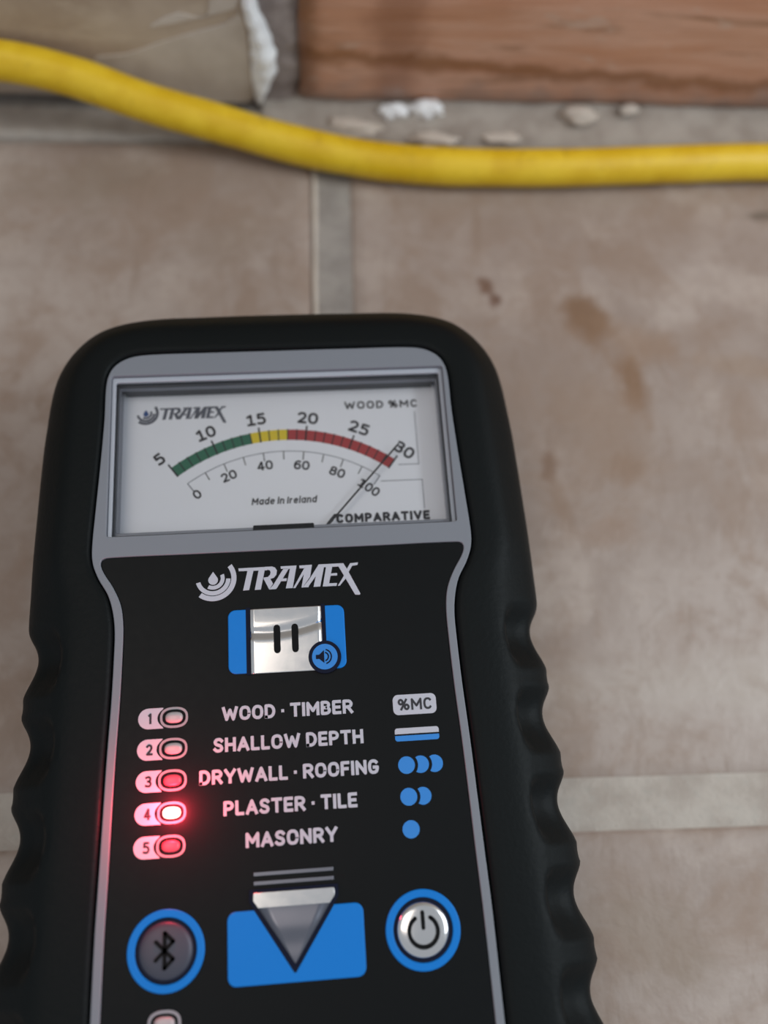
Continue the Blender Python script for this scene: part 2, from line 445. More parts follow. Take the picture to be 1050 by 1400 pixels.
def box(bm, x0, y0, z0, x1, y1, z1, mt=None, bev=0.):
    r = bmesh.ops.create_cube(bm, size=1)
    vs = r['verts']
    for v in vs:
        v.co = Vector((x0 + (v.co.x + .5) * (x1 - x0), y0 + (v.co.y + .5) * (y1 - y0), z0 + (v.co.z + .5) * (z1 - z0))) * S
    if bev > 0:
        es = {e for v in vs for e in v.link_edges}
        vs = bmesh.ops.bevel(bm, geom=list(es), offset=bev * S, segments=2, affect='EDGES')['verts']
    if mt is not None: bmesh.ops.transform(bm, matrix=mt, verts=[v for v in bm.verts])

def tag(o, label=None, cat=None, group=None, kind=None):
    if label: o['label'] = label
    if cat: o['category'] = cat
    if group: o['group'] = group
    if kind: o['kind'] = kind
    return o

# ------------------------------------------------------------------ the floor: grout bed, tiles, pale joints
TH = -2.1                                   # the tiles run slightly askew to the meter
FR = Matrix.Rotation(rad(TH), 4, 'Z')
def fr(x, y): v = FR @ Vector((x, y, 0)); return v.x, v.y
WALL_Y = 131.5                              # front face of skirting and board, along the tile rows

bm = bmesh.new(); box(bm, -560, -640, -8, 560, 190, -.75)
bmesh.ops.subdivide_edges(bm, edges=bm.edges[:], cuts=1)
floor = from_bm('floor', bm, M['grout']); floor.rotation_euler.z = rad(TH); tag(floor, kind='structure')

T, G = 143.0, 8.3
def tile_mesh(seed):
    rnd = random.Random(seed)
    n = 24; bm = bmesh.new(); grid = []
    hw = T / 2
    for j in range(n + 1):
        row = []
        for i in range(n + 1):
            u, v = i / n * 2 - 1, j / n * 2 - 1
            # samples crowd towards the edges to round them off
            u = math.copysign(1 - (1 - abs(u)) ** 1.6, u); v = math.copysign(1 - (1 - abs(v)) ** 1.6, v)
            x, y = u * hw, v * hw
            wob = .35 * noise.noise(Vector((x * .05 + seed, y * .05, 0)))
            dx, dy = hw - abs(x), hw - abs(y); d = min(dx, dy)
            z = 0 - 1.0 * max(0, 1 - d / 1.6) ** 2 + .12 * noise.noise(Vector((x * .04, y * .04, seed * 3.1)))
            x += wob * max(0, 1 - dx / 8); y += wob * max(0, 1 - dy / 8)
            row.append(bm.verts.new((x * S, y * S, z * S)))
        grid.append(row)
    for j in range(n):
        for i in range(n):
            bm.faces.new((grid[j][i], grid[j][i + 1], grid[j + 1][i + 1], grid[j + 1][i]))
    per = [grid[0][i] for i in range(n)] + [grid[j][n] for j in range(n)] + [grid[n][n - i] for i in range(n)] + [grid[n - j][0] for j in range(n)]
    low = [bm.verts.new((v.co.x, v.co.y, -6 * S)) for v in per]
    for i in range(len(per)):
        k = (i + 1) % len(per); bm.faces.new((per[k], per[i], low[i], low[k]))
    me = bpy.data.meshes.new('floor_tile'); bm.to_mesh(me); bm.free()
    for p in me.polygons: p.use_smooth = True
    me.materials.append(M['tile']); return me
tmeshes = [tile_mesh(k) for k in range(3)]
X0 = 8.0                                    # axis of the vertical joint above the meter
Y0 = -21.6                                  # near edge of the tile row next to the wall (middle of the joint at -25.7)
k = 0
for j in range(0, 5):
    for i in range(-4, 4):
        cx = X0 + G / 2 + T / 2 + i * (T + G) - .3; cy = Y0 + T / 2 - j * (T + G)
        o = bpy.data.objects.new('floor_tile', tmeshes[k % 3]); C.objects.link(o); o.parent = floor
        o.location = (cx * S, cy * S, 0); o.rotation_euler = (rad(random.uniform(-.05, .05)), rad(random.uniform(-.05, .05)), rad(90 * (k % 4)))
        k += 1
# pale joint running along the rows
for j in range(0, 4):
    y = Y0 - G / 2 - j * (T + G)
    bm = bmesh.new()
    N = 160; rows = []
    for i in range(N + 1):
        x = -560 + 1120 * i / N
        rows.append([bm.verts.new((x * S, (y + dy + .25 * noise.noise(Vector((x * .06, dy, j)))) * S,
                                   (zz + .12 * noise.noise(Vector((x * .1, dy, j + 9)))) * S)) for dy, zz in ((-5.2, -.9), (-3.4, -.42), (0, -.35), (3.4, -.3), (5.2, -.35))])
    for a, b in zip(rows, rows[1:]):
        for q in range(4): bm.faces.new((a[q], b[q], b[q + 1], a[q + 1]))
    from_bm('grout_joint', bm, M['pale_grout'], floor, True)

# pale residue left standing along the left side of the joint above the meter
bm = bmesh.new(); rows = []
for i in range(70):
    y = Y0 + 2 + i * 1.95; hw_ = .55 + .3 * noise.noise(Vector((0, y * .08, 4)))
    rows.append([bm.verts.new(((X0 - G / 2 + .1 + dx * hw_ + .2 * noise.noise(Vector((dx, y * .1, 1)))) * S, y * S, zz * S)) for dx, zz in ((-1, -.6), (-.5, .05), (.4, .05), (1, -.7))])
for a, b in zip(rows, rows[1:]):
    for q in range(3): bm.faces.new((a[q], a[q + 1], b[q + 1], b[q]))
from_bm('grout_residue', bm, M['plaster'], floor, True)

# ------------------------------------------------------------------ wall foot: wall, skirting, board, mortar
def wall_box(name, x0, x1, y0, y1, z0, z1, m, bev=0.):
    bm = bmesh.new(); box(bm, x0, y0, z0, x1, y1, z1, None, bev)
    o = from_bm(name, bm, m); o.rotation_euler.z = rad(TH); return o
wall = wall_box('wall_back', -560, 560, WALL_Y + 18, WALL_Y + 60, -1, 420, M['wall']); tag(wall, kind='structure')

def rough_board(name, x0, x1, m, thick, z0, z1, nose, seed, rag0=0., rag1=0., amp=.3, nx=120):
    """a long board along the wall with a worn, slightly wavy front and ragged ends"""
    prof = [(0 + nose, z0), (nose * .3, z0 + nose * .5), (0, z0 + nose * 1.6)]
    zt = z1 - 6
    prof += [(0, z0 + nose * 1.6 + (zt - z0 - nose * 1.6) * q / 14) for q in range(1, 15)]
    prof += [(1.5, z1 - 2.5), (5, z1), (thick, z1), (thick, z0)]
    bm = bmesh.new(); rows = []
    for i in range(nx + 1):
        t = i / nx; row = []
        for (py, pz) in prof:
            e0 = rag0 * noise.noise(Vector((pz * .12, seed, 1.3))); e1 = rag1 * noise.noise(Vector((pz * .12, seed, 5.7)))
            x = x0 + e0 + (x1 + e1 - x0 - e0) * t
            n = amp * noise.noise(Vector((x * .05, pz * .12, seed))) + amp * .5 * noise.noise(Vector((x * .02, pz * .35, seed + 4)))
            row.append(bm.verts.new((x * S, (WALL_Y + py + (n if py < thick - 1 else 0)) * S, pz * S)))
        rows.append(row)
    L_ = len(prof)
    for a, b in zip(rows, rows[1:]):
        for q in range(L_): bm.faces.new((a[q], b[q], b[(q + 1) % L_], a[(q + 1) % L_]))
    bm.faces.new(rows[0]); bm.faces.new(rows[-1][::-1])
    o = from_bm(name, bm, m, None, True); o.rotation_euler.z = rad(TH); return o

skirt = rough_board('baseboard_left', -560, -9.5, M['paint'], 18, 1.6, 92, 1.2, 3.1, 0, 1.2)
tag(skirt, kind='structure')
board = rough_board('baseboard_right', 2.0, 560, M['wood'], 18, 1.2, 84, 2.4, 8.4, 3.0, 0, .7)
tag(board, kind='structure')

def patch_on_wall(name, pts, m, parent, thick=.5, off=.0):
    """thin skim on the skirting front; pts are (x along wall, z)"""
    bm = bmesh.new()
    f = [bm.verts.new((x * S, (WALL_Y - thick - off) * S, z * S)) for x, z in pts]
    b = [bm.verts.new((x * S, (WALL_Y + .6) * S, z * S)) for x, z in pts]
    bm.faces.new(f); n = len(pts)
    for i in range(n): bm.faces.new((f[i], b[i], b[(i + 1) % n], f[(i + 1) % n]))
    return from_bm(name, bm, m, parent)
patch_on_wall('plaster_skim', catmull([(-44, 12.5), (-36, 15), (-29, 18), (-21, 21), (-14.5, 23.2), (-10.6, 25), (-10.2, 12), (-10.4, 4), (-12, 1.9), (-22, 1.8), (-36, 2.0)], 1, True), M['plaster'], skirt, .35)
patch_on_wall('plaster_skim', catmull([(-30, 22), (-22, 24), (-14, 26.4), (-11, 29), (-10.6, 40), (-13, 44), (-16, 34), (-18, 25), (-24, 25.5)], 1, True), M['plaster'], skirt, .3)

def lumpy(name, cx, cy, cz, sx, sy, sz, m, parent=None, seed=0., amp=.35, sub=3, rot=0.):
    bm = bmesh.new(); bmesh.ops.create_icosphere(bm, subdivisions=sub, radius=1)
    for v in bm.verts:
        d = 1 + amp * noise.noise(v.co * 1.7 + Vector((seed, seed * 2, 0))) + amp * .5 * noise.noise(v.co * 4 + Vector((seed, 0, 3)))
        v.co = Vector((v.co.x * d * sx * S, v.co.y * d * sy * S, v.co.z * d * sz * S))
    o = from_bm(name, bm, m, parent, True)
    o.location = (cx * S, cy * S, cz * S); o.rotation_euler.z = rad(rot)
    return o

# rubble and filler in the gap between skirting and board
def strip_wall(name, pts, m, depth, seed, kind='structure'):
    """vertical ragged bead; pts = (x, z, halfwidth)"""
    bm = bmesh.new(); rows = []
    P_ = catmull(pts, 1.0)
    for (x, z, hw) in P_:
        row = []
        for q in range(9):
            a = PI * q / 8
            n = 1 + .35 * noise.noise(Vector((q * .5, z * .3, seed)))
            row.append(bm.verts.new(((x - hw * cos(a) * n) * S, (WALL_Y + 3 - (3 + depth) * sin(a) * (n * .5 + .5)) * S, z * S)))
        rows.append(row)
    for a, b in zip(rows, rows[1:]):
        for q in range(8): bm.faces.new((a[q], b[q], b[q + 1], a[q + 1]))
        bm.faces.new((a[8], b[8], b[0], a[0]))
    bm.faces.new(rows[0]); bm.faces.new(rows[-1])
    o = from_bm(name, bm, m, None, True); o.rotation_euler.z = rad(TH); tag(o, kind=kind); return o
fill = strip_wall('trim_1', [(-5.5, 0, 6.5), (-4, 6, 6), (-3, 14, 6), (-3, 25, 6), (-3.4, 40, 6.5), (-3.6, 84, 6.5)], M['darkmortar'], -.6, 2.0)
tag(fill, 'rough grey mortar filling the gap between skirting and timber board')
bead = strip_wall('filler_bead', [(-8.8, 3.0, 1.0), (-8.0, 6, 2.2), (-7.4, 9, 3.2), (-7.0, 13, 3.4), (-7.2, 17, 3.0), (-8.0, 22, 2.4), (-8.8, 27, 1.8), (-9, 33, 1.6), (-8.5, 44, 2.2), (-8.6, 60, 1.4)], M['caulk'], 2.0, 6.0)
bead['kind'] = 'thing'; bead.name = 'filler_bead'
tag(bead, 'lumpy white filler bead smeared down the gap between pale skirting and brown board', 'filler')

# mortar shelf between tile edge and the wall, raised over the dark crack
def shelf(name, x0, x1, ya, yb, zt, m, seed, amp=.5, nx=160, ny=8):
    bm = bmesh.new(); rows = []
    for i in range(nx + 1):
        x = x0 + (x1 - x0) * i / nx; row = []
        for j in range(ny + 1):
            t = j / ny
            yy = ya + (yb - ya) * t + (1.1 * noise.noise(Vector((x * .11, seed, 2))) if j <= 1 else 0)
            z = zt(t, x) + amp * noise.noise(Vector((x * .16, yy * .25, seed)))+ amp * .4 * noise.noise(Vector((x * .6, yy * .6, seed)))
            if j == 0: z = -1.2
            row.append(bm.verts.new((x * S, yy * S, z * S)))
        rows.append(row)
    for a, b in zip(rows, rows[1:]):
        for j in range(ny): bm.faces.new((a[j], b[j], b[j + 1], a[j + 1]))
    o = from_bm(name, bm, m, None, True); o.rotation_euler.z = rad(TH); tag(o, kind='structure'); return o
ms = shelf('trim_2', -560, 2, 121.8, WALL_Y - 1.2, lambda t, x: .35 - .5 * t * t, M['pale_grout'], 4.0, .25)
tag(ms, 'pale chipped grout strip along the skirting')
ms2 = shelf('trim_3', -8, 560, 121.8, WALL_Y + 3, lambda t, x: .5 + 1.7 * t, M['mortar'], 9.0, 1.0)
tag(ms2, 'dirty grey mortar fillet along the foot of the timber board')

CR = [  # plaster crumbs on the fillet: x, y, z, sizes, label
 (22.5, 129.2, 2.6, 3.4, 1.8, 1.6, 'white plaster crumb with a dark gap to its right, left one of a close pair'),
 (30.4, 129.6, 3.0, 3.6, 2.0, 2.0, 'brightest white plaster crumb below the board, right one of a close pair'),
 (66.5, 128.8, 3.0, 4.2, 2.2, 1.8, 'large pale beige plaster crumb below the middle of the reddish board'),
 (78.5, 130.4, 3.2, 2.4, 1.3, 1.1, 'small pale chip right of the large beige plaster crumb'),
 (13.5, 125.8, 1.4, 6.0, 2.2, 1.2, 'flat cream plaster flake just behind the yellow cable near the filler bead'),
 (32.0, 122.6, 1.2, 5.5, 1.8, 1.1, 'flat cream plaster flake touching the back of the yellow cable below the crumb pair'),
 (48.0, 123.2, 1.2, 4.5, 1.5, .9, 'thin greyish plaster flake behind the cable, left of the large beige crumb'),
]
for i, (x, y, z, a, b, c, lb) in enumerate(CR):
    wx, wy = fr(x, y)
    o = lumpy('plaster_crumb', wx, wy, z - .5, a, b, c, M['caulk'] if i in (0, 1) else M['plaster'], None, i * 3.3 + 1, .5, 3, TH + random.uniform(-8, 8))
    tag(o, lb, 'crumb', 'plaster crumbs along the foot of the board')

# ------------------------------------------------------------------ yellow cable
cp = [(-330, 118, 4.2), (-250, 121, 8), (-170, 126.5, 17), (-110, 128.6, 20.5), (-80, 128.6, 20), (-56.8, 127.8, 18), (-42.5, 126.3, 15), (-27.9, 123.1, 11), (-12.5, 120.4, 7.5), (3.4, 116.6, 5.1),
      (19.7, 112.9, 4.4), (36.2, 110.9, 4.15), (61.4, 110.0, 4.15), (87.2, 110.4, 4.15), (113.5, 110.7, 4.15), (150, 109, 4.15), (220, 100, 4.15), (300, 88, 4.15), (400, 80, 4.15)]
path = catmull(cp, 2.0)
bm = bmesh.new(); rings = []; NR = 20; RC = 4.1
for i, p in enumerate(path):
    a = Vector(path[max(i - 1, 0)]); b = Vector(path[min(i + 1, len(path) - 1)]); d = (b - a).normalized()
    side = d.cross(Vector((0, 0, 1))).normalized(); up = side.cross(d)
    r = RC * (1 + .03 * noise.noise(Vector((p[0] * .09, 0, 0))))
    rings.append([bm.verts.new((Vector(p) + (side * cos(2 * PI * q / NR) + up * sin(2 * PI * q / NR)) * r) * S) for q in range(NR)])
for a, b in zip(rings, rings[1:]):
    for q in range(NR): bm.faces.new((a[q], a[(q + 1) % NR], b[(q + 1) % NR], b[q]))
bm.faces.new(rings[0]); bm.faces.new(rings[-1])
cable = from_bm('power_cable', bm, M['cable'], None, True)
tag(cable, 'scuffed yellow round cable lying on the tiles and leaning up on the skirting at left', 'cable')

# ------------------------------------------------------------------ the moisture meter
meter = bpy.data.objects.new('moisture_meter', None); C.objects.link(meter)
meter.location = (-.15 * S, 0, 0)
tag(meter, 'black rubber-clad handheld moisture meter with analogue dial lying face up on beige tiles', 'meter')

inner_r = [(0, 50.1), (12, 50.1), (22.5, 50.0), (25.6, 49.4), (27.8, 47.8), (28.8, 45.2), (29.0, 38), (29.4, 30), (29.9, 22), (30.2, 16), (29.95, 13.6), (29, 11.2),
           (27.5, 8.6), (26.7, 6), (26.3, 3), (26.3, -1), (26.5, -8), (26.9, -16), (27.2, -24), (27.5, -32), (27.8, -40), (28, -52), (28.3, -70), (27.8, -80), (25, -86), (18, -88.2), (0, -88.5)]
outer_r = [(0, 60.4), (12, 60.3), (23.5, 59.9), (31.2, 57.9), (36.0, 53.8), (39.0, 47.9), (40.3, 38), (40.7, 31), (40.95, 23.7), (41.15, 17.5), (41.2, 15), (41.25, 12.6),
           (41.3, 9.8), (41.35, 7.1), (41.35, 4), (41.45, -.1), (41.65, -7.4), (42.05, -15.7), (42.5, -24), (43.0, -32.3), (43.5, -40.6), (44.1, -53), (44.0, -71.7), (42.5, -86), (37.3, -95.5), (20.7, -100), (0, -101)]
def common(ai, bi, step=.55):
    out_a, out_b = [], []; n = len(ai)
    for i in range(n - 1):
        k = max(2, int(max(math.dist(ai[i], ai[i + 1]), math.dist(bi[i], bi[i + 1])) / step))
        for src, dst in ((ai, out_a), (bi, out_b)):
            p0 = src[max(i - 1, 0)]; p1 = src[i]; p2 = src[i + 1]; p3 = src[min(i + 2, n - 1)]
            # centripetal-like guard against uneven spacing: limit tangents by the local segment
            d12 = math.dist(p1, p2)
            def tan(a, b, c, d12=d12):
                L0 = math.dist(a, b) + math.dist(b, c)
                return ((c[0] - a[0]) / L0 * d12, (c[1] - a[1]) / L0 * d12) if L0 > 1e-9 else (0, 0)
            m1 = tan(p0, p1, p2) if i > 0 else ((p2[0] - p1[0]), 0)
            m2 = tan(p1, p2, p3) if i + 2 < n else ((p2[0] - p1[0]), 0)
            for j in range(k):
                t = j / k; h1 = 2 * t ** 3 - 3 * t * t + 1; h2 = t ** 3 - 2 * t * t + t; h3 = 3 * t * t - 2 * t ** 3; h4 = t ** 3 - t * t
                dst.append((h1 * p1[0] + h2 * m1[0] + h3 * p2[0] + h4 * m2[0], h1 * p1[1] + h2 * m1[1] + h3 * p2[1] + h4 * m2[1]))
    out_a.append(ai[-1]); out_b.append(bi[-1]); return out_a, out_b
def close(h): return h + [(-x, y) for x, y in h[-2:0:-1]]
ia, ob_ = common(inner_r, outer_r)
INN, OUT = close(ia), close(ob_)

def scallop(v):
    k = (4.0 - v) / 13.2
    if k < 0 or k > 6: return 0.
    p = k - math.floor(k)
    t = p / .74
    return sin(PI * t ** .82) ** 1.3 if t < 1 else -.10 * sin(PI * (t - 1) / .3515)
def scallop_soft(v): return sum(scallop(v + d_) for d_ in (-1.1, -.7, -.35, 0, .35, .7, 1.1)) / 7
def sstep(a, b, x):
    t = min(1, max(0, (x - a) / (b - a))); return t * t * (3 - 2 * t)
# across the rubber: s (0 = at the trim, 1 = widest), height
prof = [(0.0, -2.0), (.015, -.1), (.035, .25), (.07, .38), (.13, .4), (.2, .4), (.28, .38), (.36, .33), (.43, .22), (.49, .02), (.54, -.25), (.59, -.6), (.63, -.95),
        (.67, -1.3), (.71, -1.68), (.75, -2.08), (.79, -2.5), (.83, -2.98), (.87, -3.5), (.905, -4.1), (.935, -4.7), (.96, -5.4), (.98, -6.2), (.993, -7.2), (1.0, -8.5),
        (1.0, -11), (.985, -15), (.965, -20), (.94, -25), (.91, -29), (.87, -31.2), (.80, -31.95)]
bm = bmesh.new(); rings = []
for idx, (s, z) in enumerate(prof):
    row = []
    for (xi, yi), (xo, yo) in zip(INN, OUT):
        x = xi + (xo - xi) * s; y = yi + (yo - yi) * s; zz = H + z
        if abs(xo) > 40.2 and yo < 5.4:
            sc = scallop_soft(yo)
            wgt = sstep(.52, .64, s) if idx <= 24 else (1 - sstep(-11, -24, z) * .7)
            x -= math.copysign(1.95 * sc * wgt, xo)
            if idx <= 24: zz -= 1.5 * max(0, sc) ** .6 * sstep(.60 - .1 * sc, .67 - .1 * sc, s) * (1 - sstep(.78, 1.0, s))
        row.append(bm.verts.new((x * S, y * S, zz * S)))
    rings.append(row)
n = len(INN)
for a, b in zip(rings, rings[1:]):
    for i in range(n): bm.faces.new((a[i], a[(i + 1) % n], b[(i + 1) % n], b[i]))
bm.faces.new(rings[-1][::-1])
boot = from_bm('rubber_boot', bm, M['boot'], meter, True)
tag(boot, 'black rubber sleeve with finger scallops')

# inner tray that carries the front
flat('inner_body', [[(x * .985, y * .985) for x, y in INN]], H - 6.6, 20, M['gap'], meter)

pan_r = [(0, 14.5), (14, 14.5), (27.6, 14.5), (28.5, 14.2), (28.65, 13.3), (28.1, 12.0), (26.6, 9.6), (25.4, 6.8), (24.95, 3.6), (24.95, -1), (25.15, -8), (25.55, -16), (25.85, -24),
         (26.1, -32), (26.4, -40), (26.65, -52), (26.9, -70), (26.4, -79), (23.8, -84.6), (17.5, -86.7), (0, -87)]
pa, _ = common(pan_r, pan_r, .6)
PAN = close(pa)
TRIM = [(x * .9965 if abs(x) > 1 else x, y - .1) for x, y in INN]
WIN = rrect(-28.0, 17.9, 28.0, 46.15, .5)
trim = flat('silver_surround', [TRIM, WIN, PAN], H + .02, 2.4, M['silver'], meter, .14)
PAN_IN = [(x * .995, 14.38 + (y - 14.5) * .9985) for x, y in PAN]
panel = flat('front_panel', [PAN_IN], H - .18, 2.2, M['panel'], meter, .05)
PT = H - .18                                 # top of the panel
tag(panel, 'glossy black front overlay')

# dial window: stepped frame, dark walls, card, clear cover
rim = flat('window_frame', [rrect(-27.95, 17.95, 27.95, 46.1, .4), rrect(-27.35, 18.05, 27.35, 45.25, .3)], H - .75, .9, M['rim'], meter, .1)
tag(rim, 'bright inner edge of the dial window')
flat('frame_gasket', [rrect(-27.9, 18.0, 27.9, 46.1, .3), rrect(-27.15, 18.5, 27.15, 44.95, .2)], H - 1.75, .7, M['dark_housing'], rim)
hous = flat('dial_housing', [rrect(-27.9, 18.0, 27.9, 46.6, .3), rrect(-26.95, 19.2, 26.95, 44.95, .2)], H - 2.5, 1.2, M['housing'], meter, .1)
flat('housing_wall', [rrect(-27.9, 18.0, 27.9, 47, .3), rrect(-27.2, 18.6, 27.2, 45.95, .2)], H - 3.75, 2.6, M['housing'], hous)
flat('dark_strip', [rrect(-26.6, 45.0, 26.6, 45.9, .1)], H - 2.6, 3.3, M['dark_housing'], hous)
flat('movement_cover', [rrect(-5.1, 18.3, 4.8, 19.5, .2)], H - 2.3, 3.2, M['gap'], hous, .1)
card = flat('dial_card', [rrect(-27.4, 18.4, 27.4, 46.2, .2)], H - 6.0, .4, M['plate'], meter)
tag(card, 'white dial card with coloured arc')
PZ = H - 5.96
bm = bmesh.new(); bm.faces.new([bm.verts.new((x * S, y * S, (H - 1.1) * S)) for x, y in rrect(-27.6, 18.2, 27.6, 46.4, .3)])
cover = from_bm('clear_cover', bm, M['window'], meter)
if cover.data.polygons[0].normal.z < 0: cover.data.flip_normals()
tag(cover, 'clear plastic dial window')

DC = (0.1, 5.9)
def pol(r, a): return DC[0] + r * sin(rad(a)), DC[1] + r * cos(rad(a))
def ang(v): return -36.7 + (v - 5) * 73.4 / 25
for v in range(5, 30):
    a0, a1 = ang(v) + .07, ang(v + 1) - .07
    m = M['green'] if v < 14 else M['yellow'] if v < 18 else M['redband']
    o = flat('scale_block', [[pol(31.95, a0 + (a1 - a0) * q / 3) for q in range(4)] + [pol(30.0, a1 - (a1 - a0) * q / 3) for q in range(4)]], PZ, .05, m, card)
    if v == 5: tag(o, 'green scale block')
for v in range(5, 31):
    a = ang(v); major = v % 5 == 0
    p, q = pol(29.95, a), pol(32.05 if not major else 32.75, a)
    flat('scale_tick', [bar(*p, *q, .2 if not major else .3, False)], PZ + .015, .05, M['ink'], card)
for v, s, w_ in ((5, '5', 1.45), (10, '10', 3.2), (15, '15', 3.2), (20, '20', 3.5), (25, '25', 3.5), (30, '30', 3.5)):
    x, y = {5: (-20.95, 33.2), 10: (-13.08, 37.67), 15: (-4.46, 39.93), 20: (4.5, 39.86), 25: (13.34, 37.62), 30: (21.0, 33.16)}[v]
    text('scale_number', s, x, y, w_ + .1, 2.15, PZ + .02, M['ink'], card, .42, -ang(v), .28, True)
# comparative arc
thin = [pol(27.98, -35.7 + 71.4 * q / 40) for q in range(41)] + [pol(27.86, 35.7 - 71.4 * q / 40) for q in range(41)]
flat('comparative_arc', [thin], PZ, .05, M['thinink'], card)
for k in range(11):
    a = -35.7 + 7.14 * k
    flat('comparative_tick', [bar(*pol(27.98, a), *pol(26.4 if k % 10 else 26.0, a), .16, False)], PZ, .05, M['ink'] if k % 10 else M['greyink'], card)
for s, x, y, w_, a in (('0', -14.61, 26.57, 1.15, 36), ('20', -9.25, 29.64, 2.55, 22), ('40', -3.14, 31.28, 2.6, 7), ('60', 3.12, 31.09, 2.6, -7),
                       ('80', 9.15, 29.55, 2.6, -22), ('100', 14.45, 26.51, 3.8, -37)):
    text('comparative_number', s, x, y, w_ + .1, 1.65, PZ + .02, M['ink'], card, .31, a, .28, True)
text('origin_lettering', 'Made in Ireland', 0, 24.85, 10.9, 1.25, PZ + .02, M['ink'], card, .22, 0, .36, False, .15, .3)
text('scale_title', 'WOOD %MC', 17.45, 42.0, 12.9, 1.45, PZ + .02, M['ink'], card, .29, 0, .42)
text('scale_title', 'COMPARATIVE', 16.5, 21.15, 15.9, 1.65, PZ + .02, M['ink'], card, .44, 0, .44)
flat('bracket_line', [bar(23.3, 40.4, 23.3, 30.5, .12, False)], PZ, .05, M['thinink'], card)
flat('bracket_line', [bar(23.35, 30.5, 19.74, 30.5, .12, False)], PZ, .05, M['thinink'], card)
flat('bracket_line', [bar(16.5, 27.6, 23.65, 27.6, .12, False)], PZ, .05, M['thinink'], card)
flat('bracket_line', [bar(23.65, 27.6, 23.65, 22.3, .12, False)], PZ, .05, M['thinink'], card)

# lettering of the maker, drawn once and reused small on the card
LETTER_STROKES = [[(-7.46, 11.79), (-2.95, 11.82), (-2.96, 11.26), (-7.4, 11.34)], [(-6.03, 11.37), (-5.09, 11.37), (-5.83, 8.22), (-6.77, 8.18)], [(-4.27, 11.42), (-3.33, 11.37), (-4.01, 8.21), (-4.96, 8.18)], [(-3.34, 11.84), (-2.16, 11.83), (-1.71, 11.63), (-1.43, 11.14), (-1.54, 10.47), (-1.95, 9.99), (-2.54, 9.83), (-3.52, 9.77), (-3.54, 10.1), (-2.86, 10.17), (-2.52, 10.52), (-2.42, 10.92), (-2.54, 11.24), (-2.83, 11.33), (-3.35, 11.31)], [(-3.54, 9.89), (-2.54, 9.91), (-2.0, 8.87), (-1.61, 8.18), (-2.71, 8.14)], [(-2.71, 8.14), (-1.6, 8.17), (0.4, 11.3), (-0.45, 11.32), (-2.03, 8.88)], [(-0.83, 11.78), (1.67, 11.81), (1.58, 11.27), (-0.81, 11.39)], [(0.74, 11.76), (1.67, 11.79), (0.95, 8.19), (-0.12, 8.19)], [(-0.84, 9.37), (0.01, 9.36), (0.09, 9.8), (-0.59, 9.79)], [(2.1, 11.76), (4.11, 11.8), (4.02, 11.26), (2.14, 11.32)], [(1.02, 8.16), (1.37, 8.17), (3.22, 11.02), (2.87, 11.29)], [(3.08, 11.78), (4.11, 11.8), (3.44, 8.19), (2.33, 8.2)], [(2.52, 8.19), (3.33, 8.2), (6.02, 11.7), (5.16, 11.77), (3.59, 9.44)], [(5.1, 11.75), (6.09, 11.77), (5.27, 8.21), (4.22, 8.19)], [(5.16, 11.79), (9.07, 11.8), (9.2, 11.61), (9.05, 11.3), (5.87, 11.3)], [(6.33, 11.34), (7.29, 11.3), (6.58, 8.16), (5.67, 8.19)], [(6.94, 10.21), (8.03, 10.25), (8.01, 9.85), (6.86, 9.86)], [(5.95, 8.66), (7.95, 8.61), (7.83, 8.18), (5.93, 8.17)], [(8.26, 11.38), (9.07, 11.8), (9.64, 10.77), (11.51, 6.74), (11.43, 6.56), (10.69, 6.6)], [(10.17, 11.74), (11.43, 11.8), (11.31, 11.41), (10.47, 11.31), (9.86, 10.34), (9.51, 10.7)], [(9.17, 9.88), (9.38, 9.35), (8.36, 8.18), (8.03, 8.16)]]
def place(lp, fx): return [fx(x, y) for x, y in lp]
def wordmark(parent, top, m, md, fx, sc):
    bmj = None; objs = []
    for lp in LETTER_STROKES:
        objs.append(place(lp, fx))
    # strokes overlap, so each is its own slab inside one mesh
    bm = bmesh.new()
    for si, lp in enumerate(objs):
        top_ = top + .005 * si
        t_ = [bm.verts.new((x * S, y * S, top_ * S)) for x, y in lp]; b_ = [bm.verts.new((x * S, y * S, (top - .05) * S)) for x, y in lp]
        f = bm.faces.new(t_); k = len(lp)
        for i in range(k): bm.faces.new((t_[i], b_[i], b_[(i + 1) % k], t_[(i + 1) % k]))
    bmesh.ops.triangulate(bm, faces=bm.faces[:], ngon_method='EAR_CLIP')
    from_bm('wordmark_lettering', bm, m, parent)
    ex, ey = -11.4, 10.36; u = .0132
    for r, t0, t1, wd in ((245, -128, 37, 60), (180, -166, -3, 52), (113, -120, 22, 46)):
        lp = arcband(ex, ey, (r - wd / 2) * u, (r + wd / 2) * u, rad(t0), rad(t1), 28)
        flat('emblem_arc', [place(lp, fx)], top, .05, m, parent)
    drop = [(ex, ey + 82 * u)] + [(ex + 57 * u * cos(rad(a)), ey - 20 * u + 57 * u * sin(rad(a))) for a in range(32, -213, -12)]
    flat('emblem_drop', [place(drop, fx)], top, .05, md, parent)
wordmark(panel, PT + .04, M['white'], M['white'], lambda x, y: (x + .1, y), 1)
wordmark(card, PZ, M['greyink'], M['blueink'], lambda x, y: (-17.05 + (x + .9) * .6, 41.2 + (y - 9.3) * .6), .6)

# needle
nd = flat('needle', [bar(8.1, 20.6, 19.85, 33.6, .30, False), ], H - 4.0, .12, M['needle'], meter)
tag(nd, 'thin black pointer at the right end of the scale')
flat('needle_foot', [[(7.1, 19.3), (8.0, 20.2), (8.6, 21.4), (8.2, 21.4), (7.5, 20.6), (6.8, 19.7)]], H - 4.0, .12, M['needle'], nd)

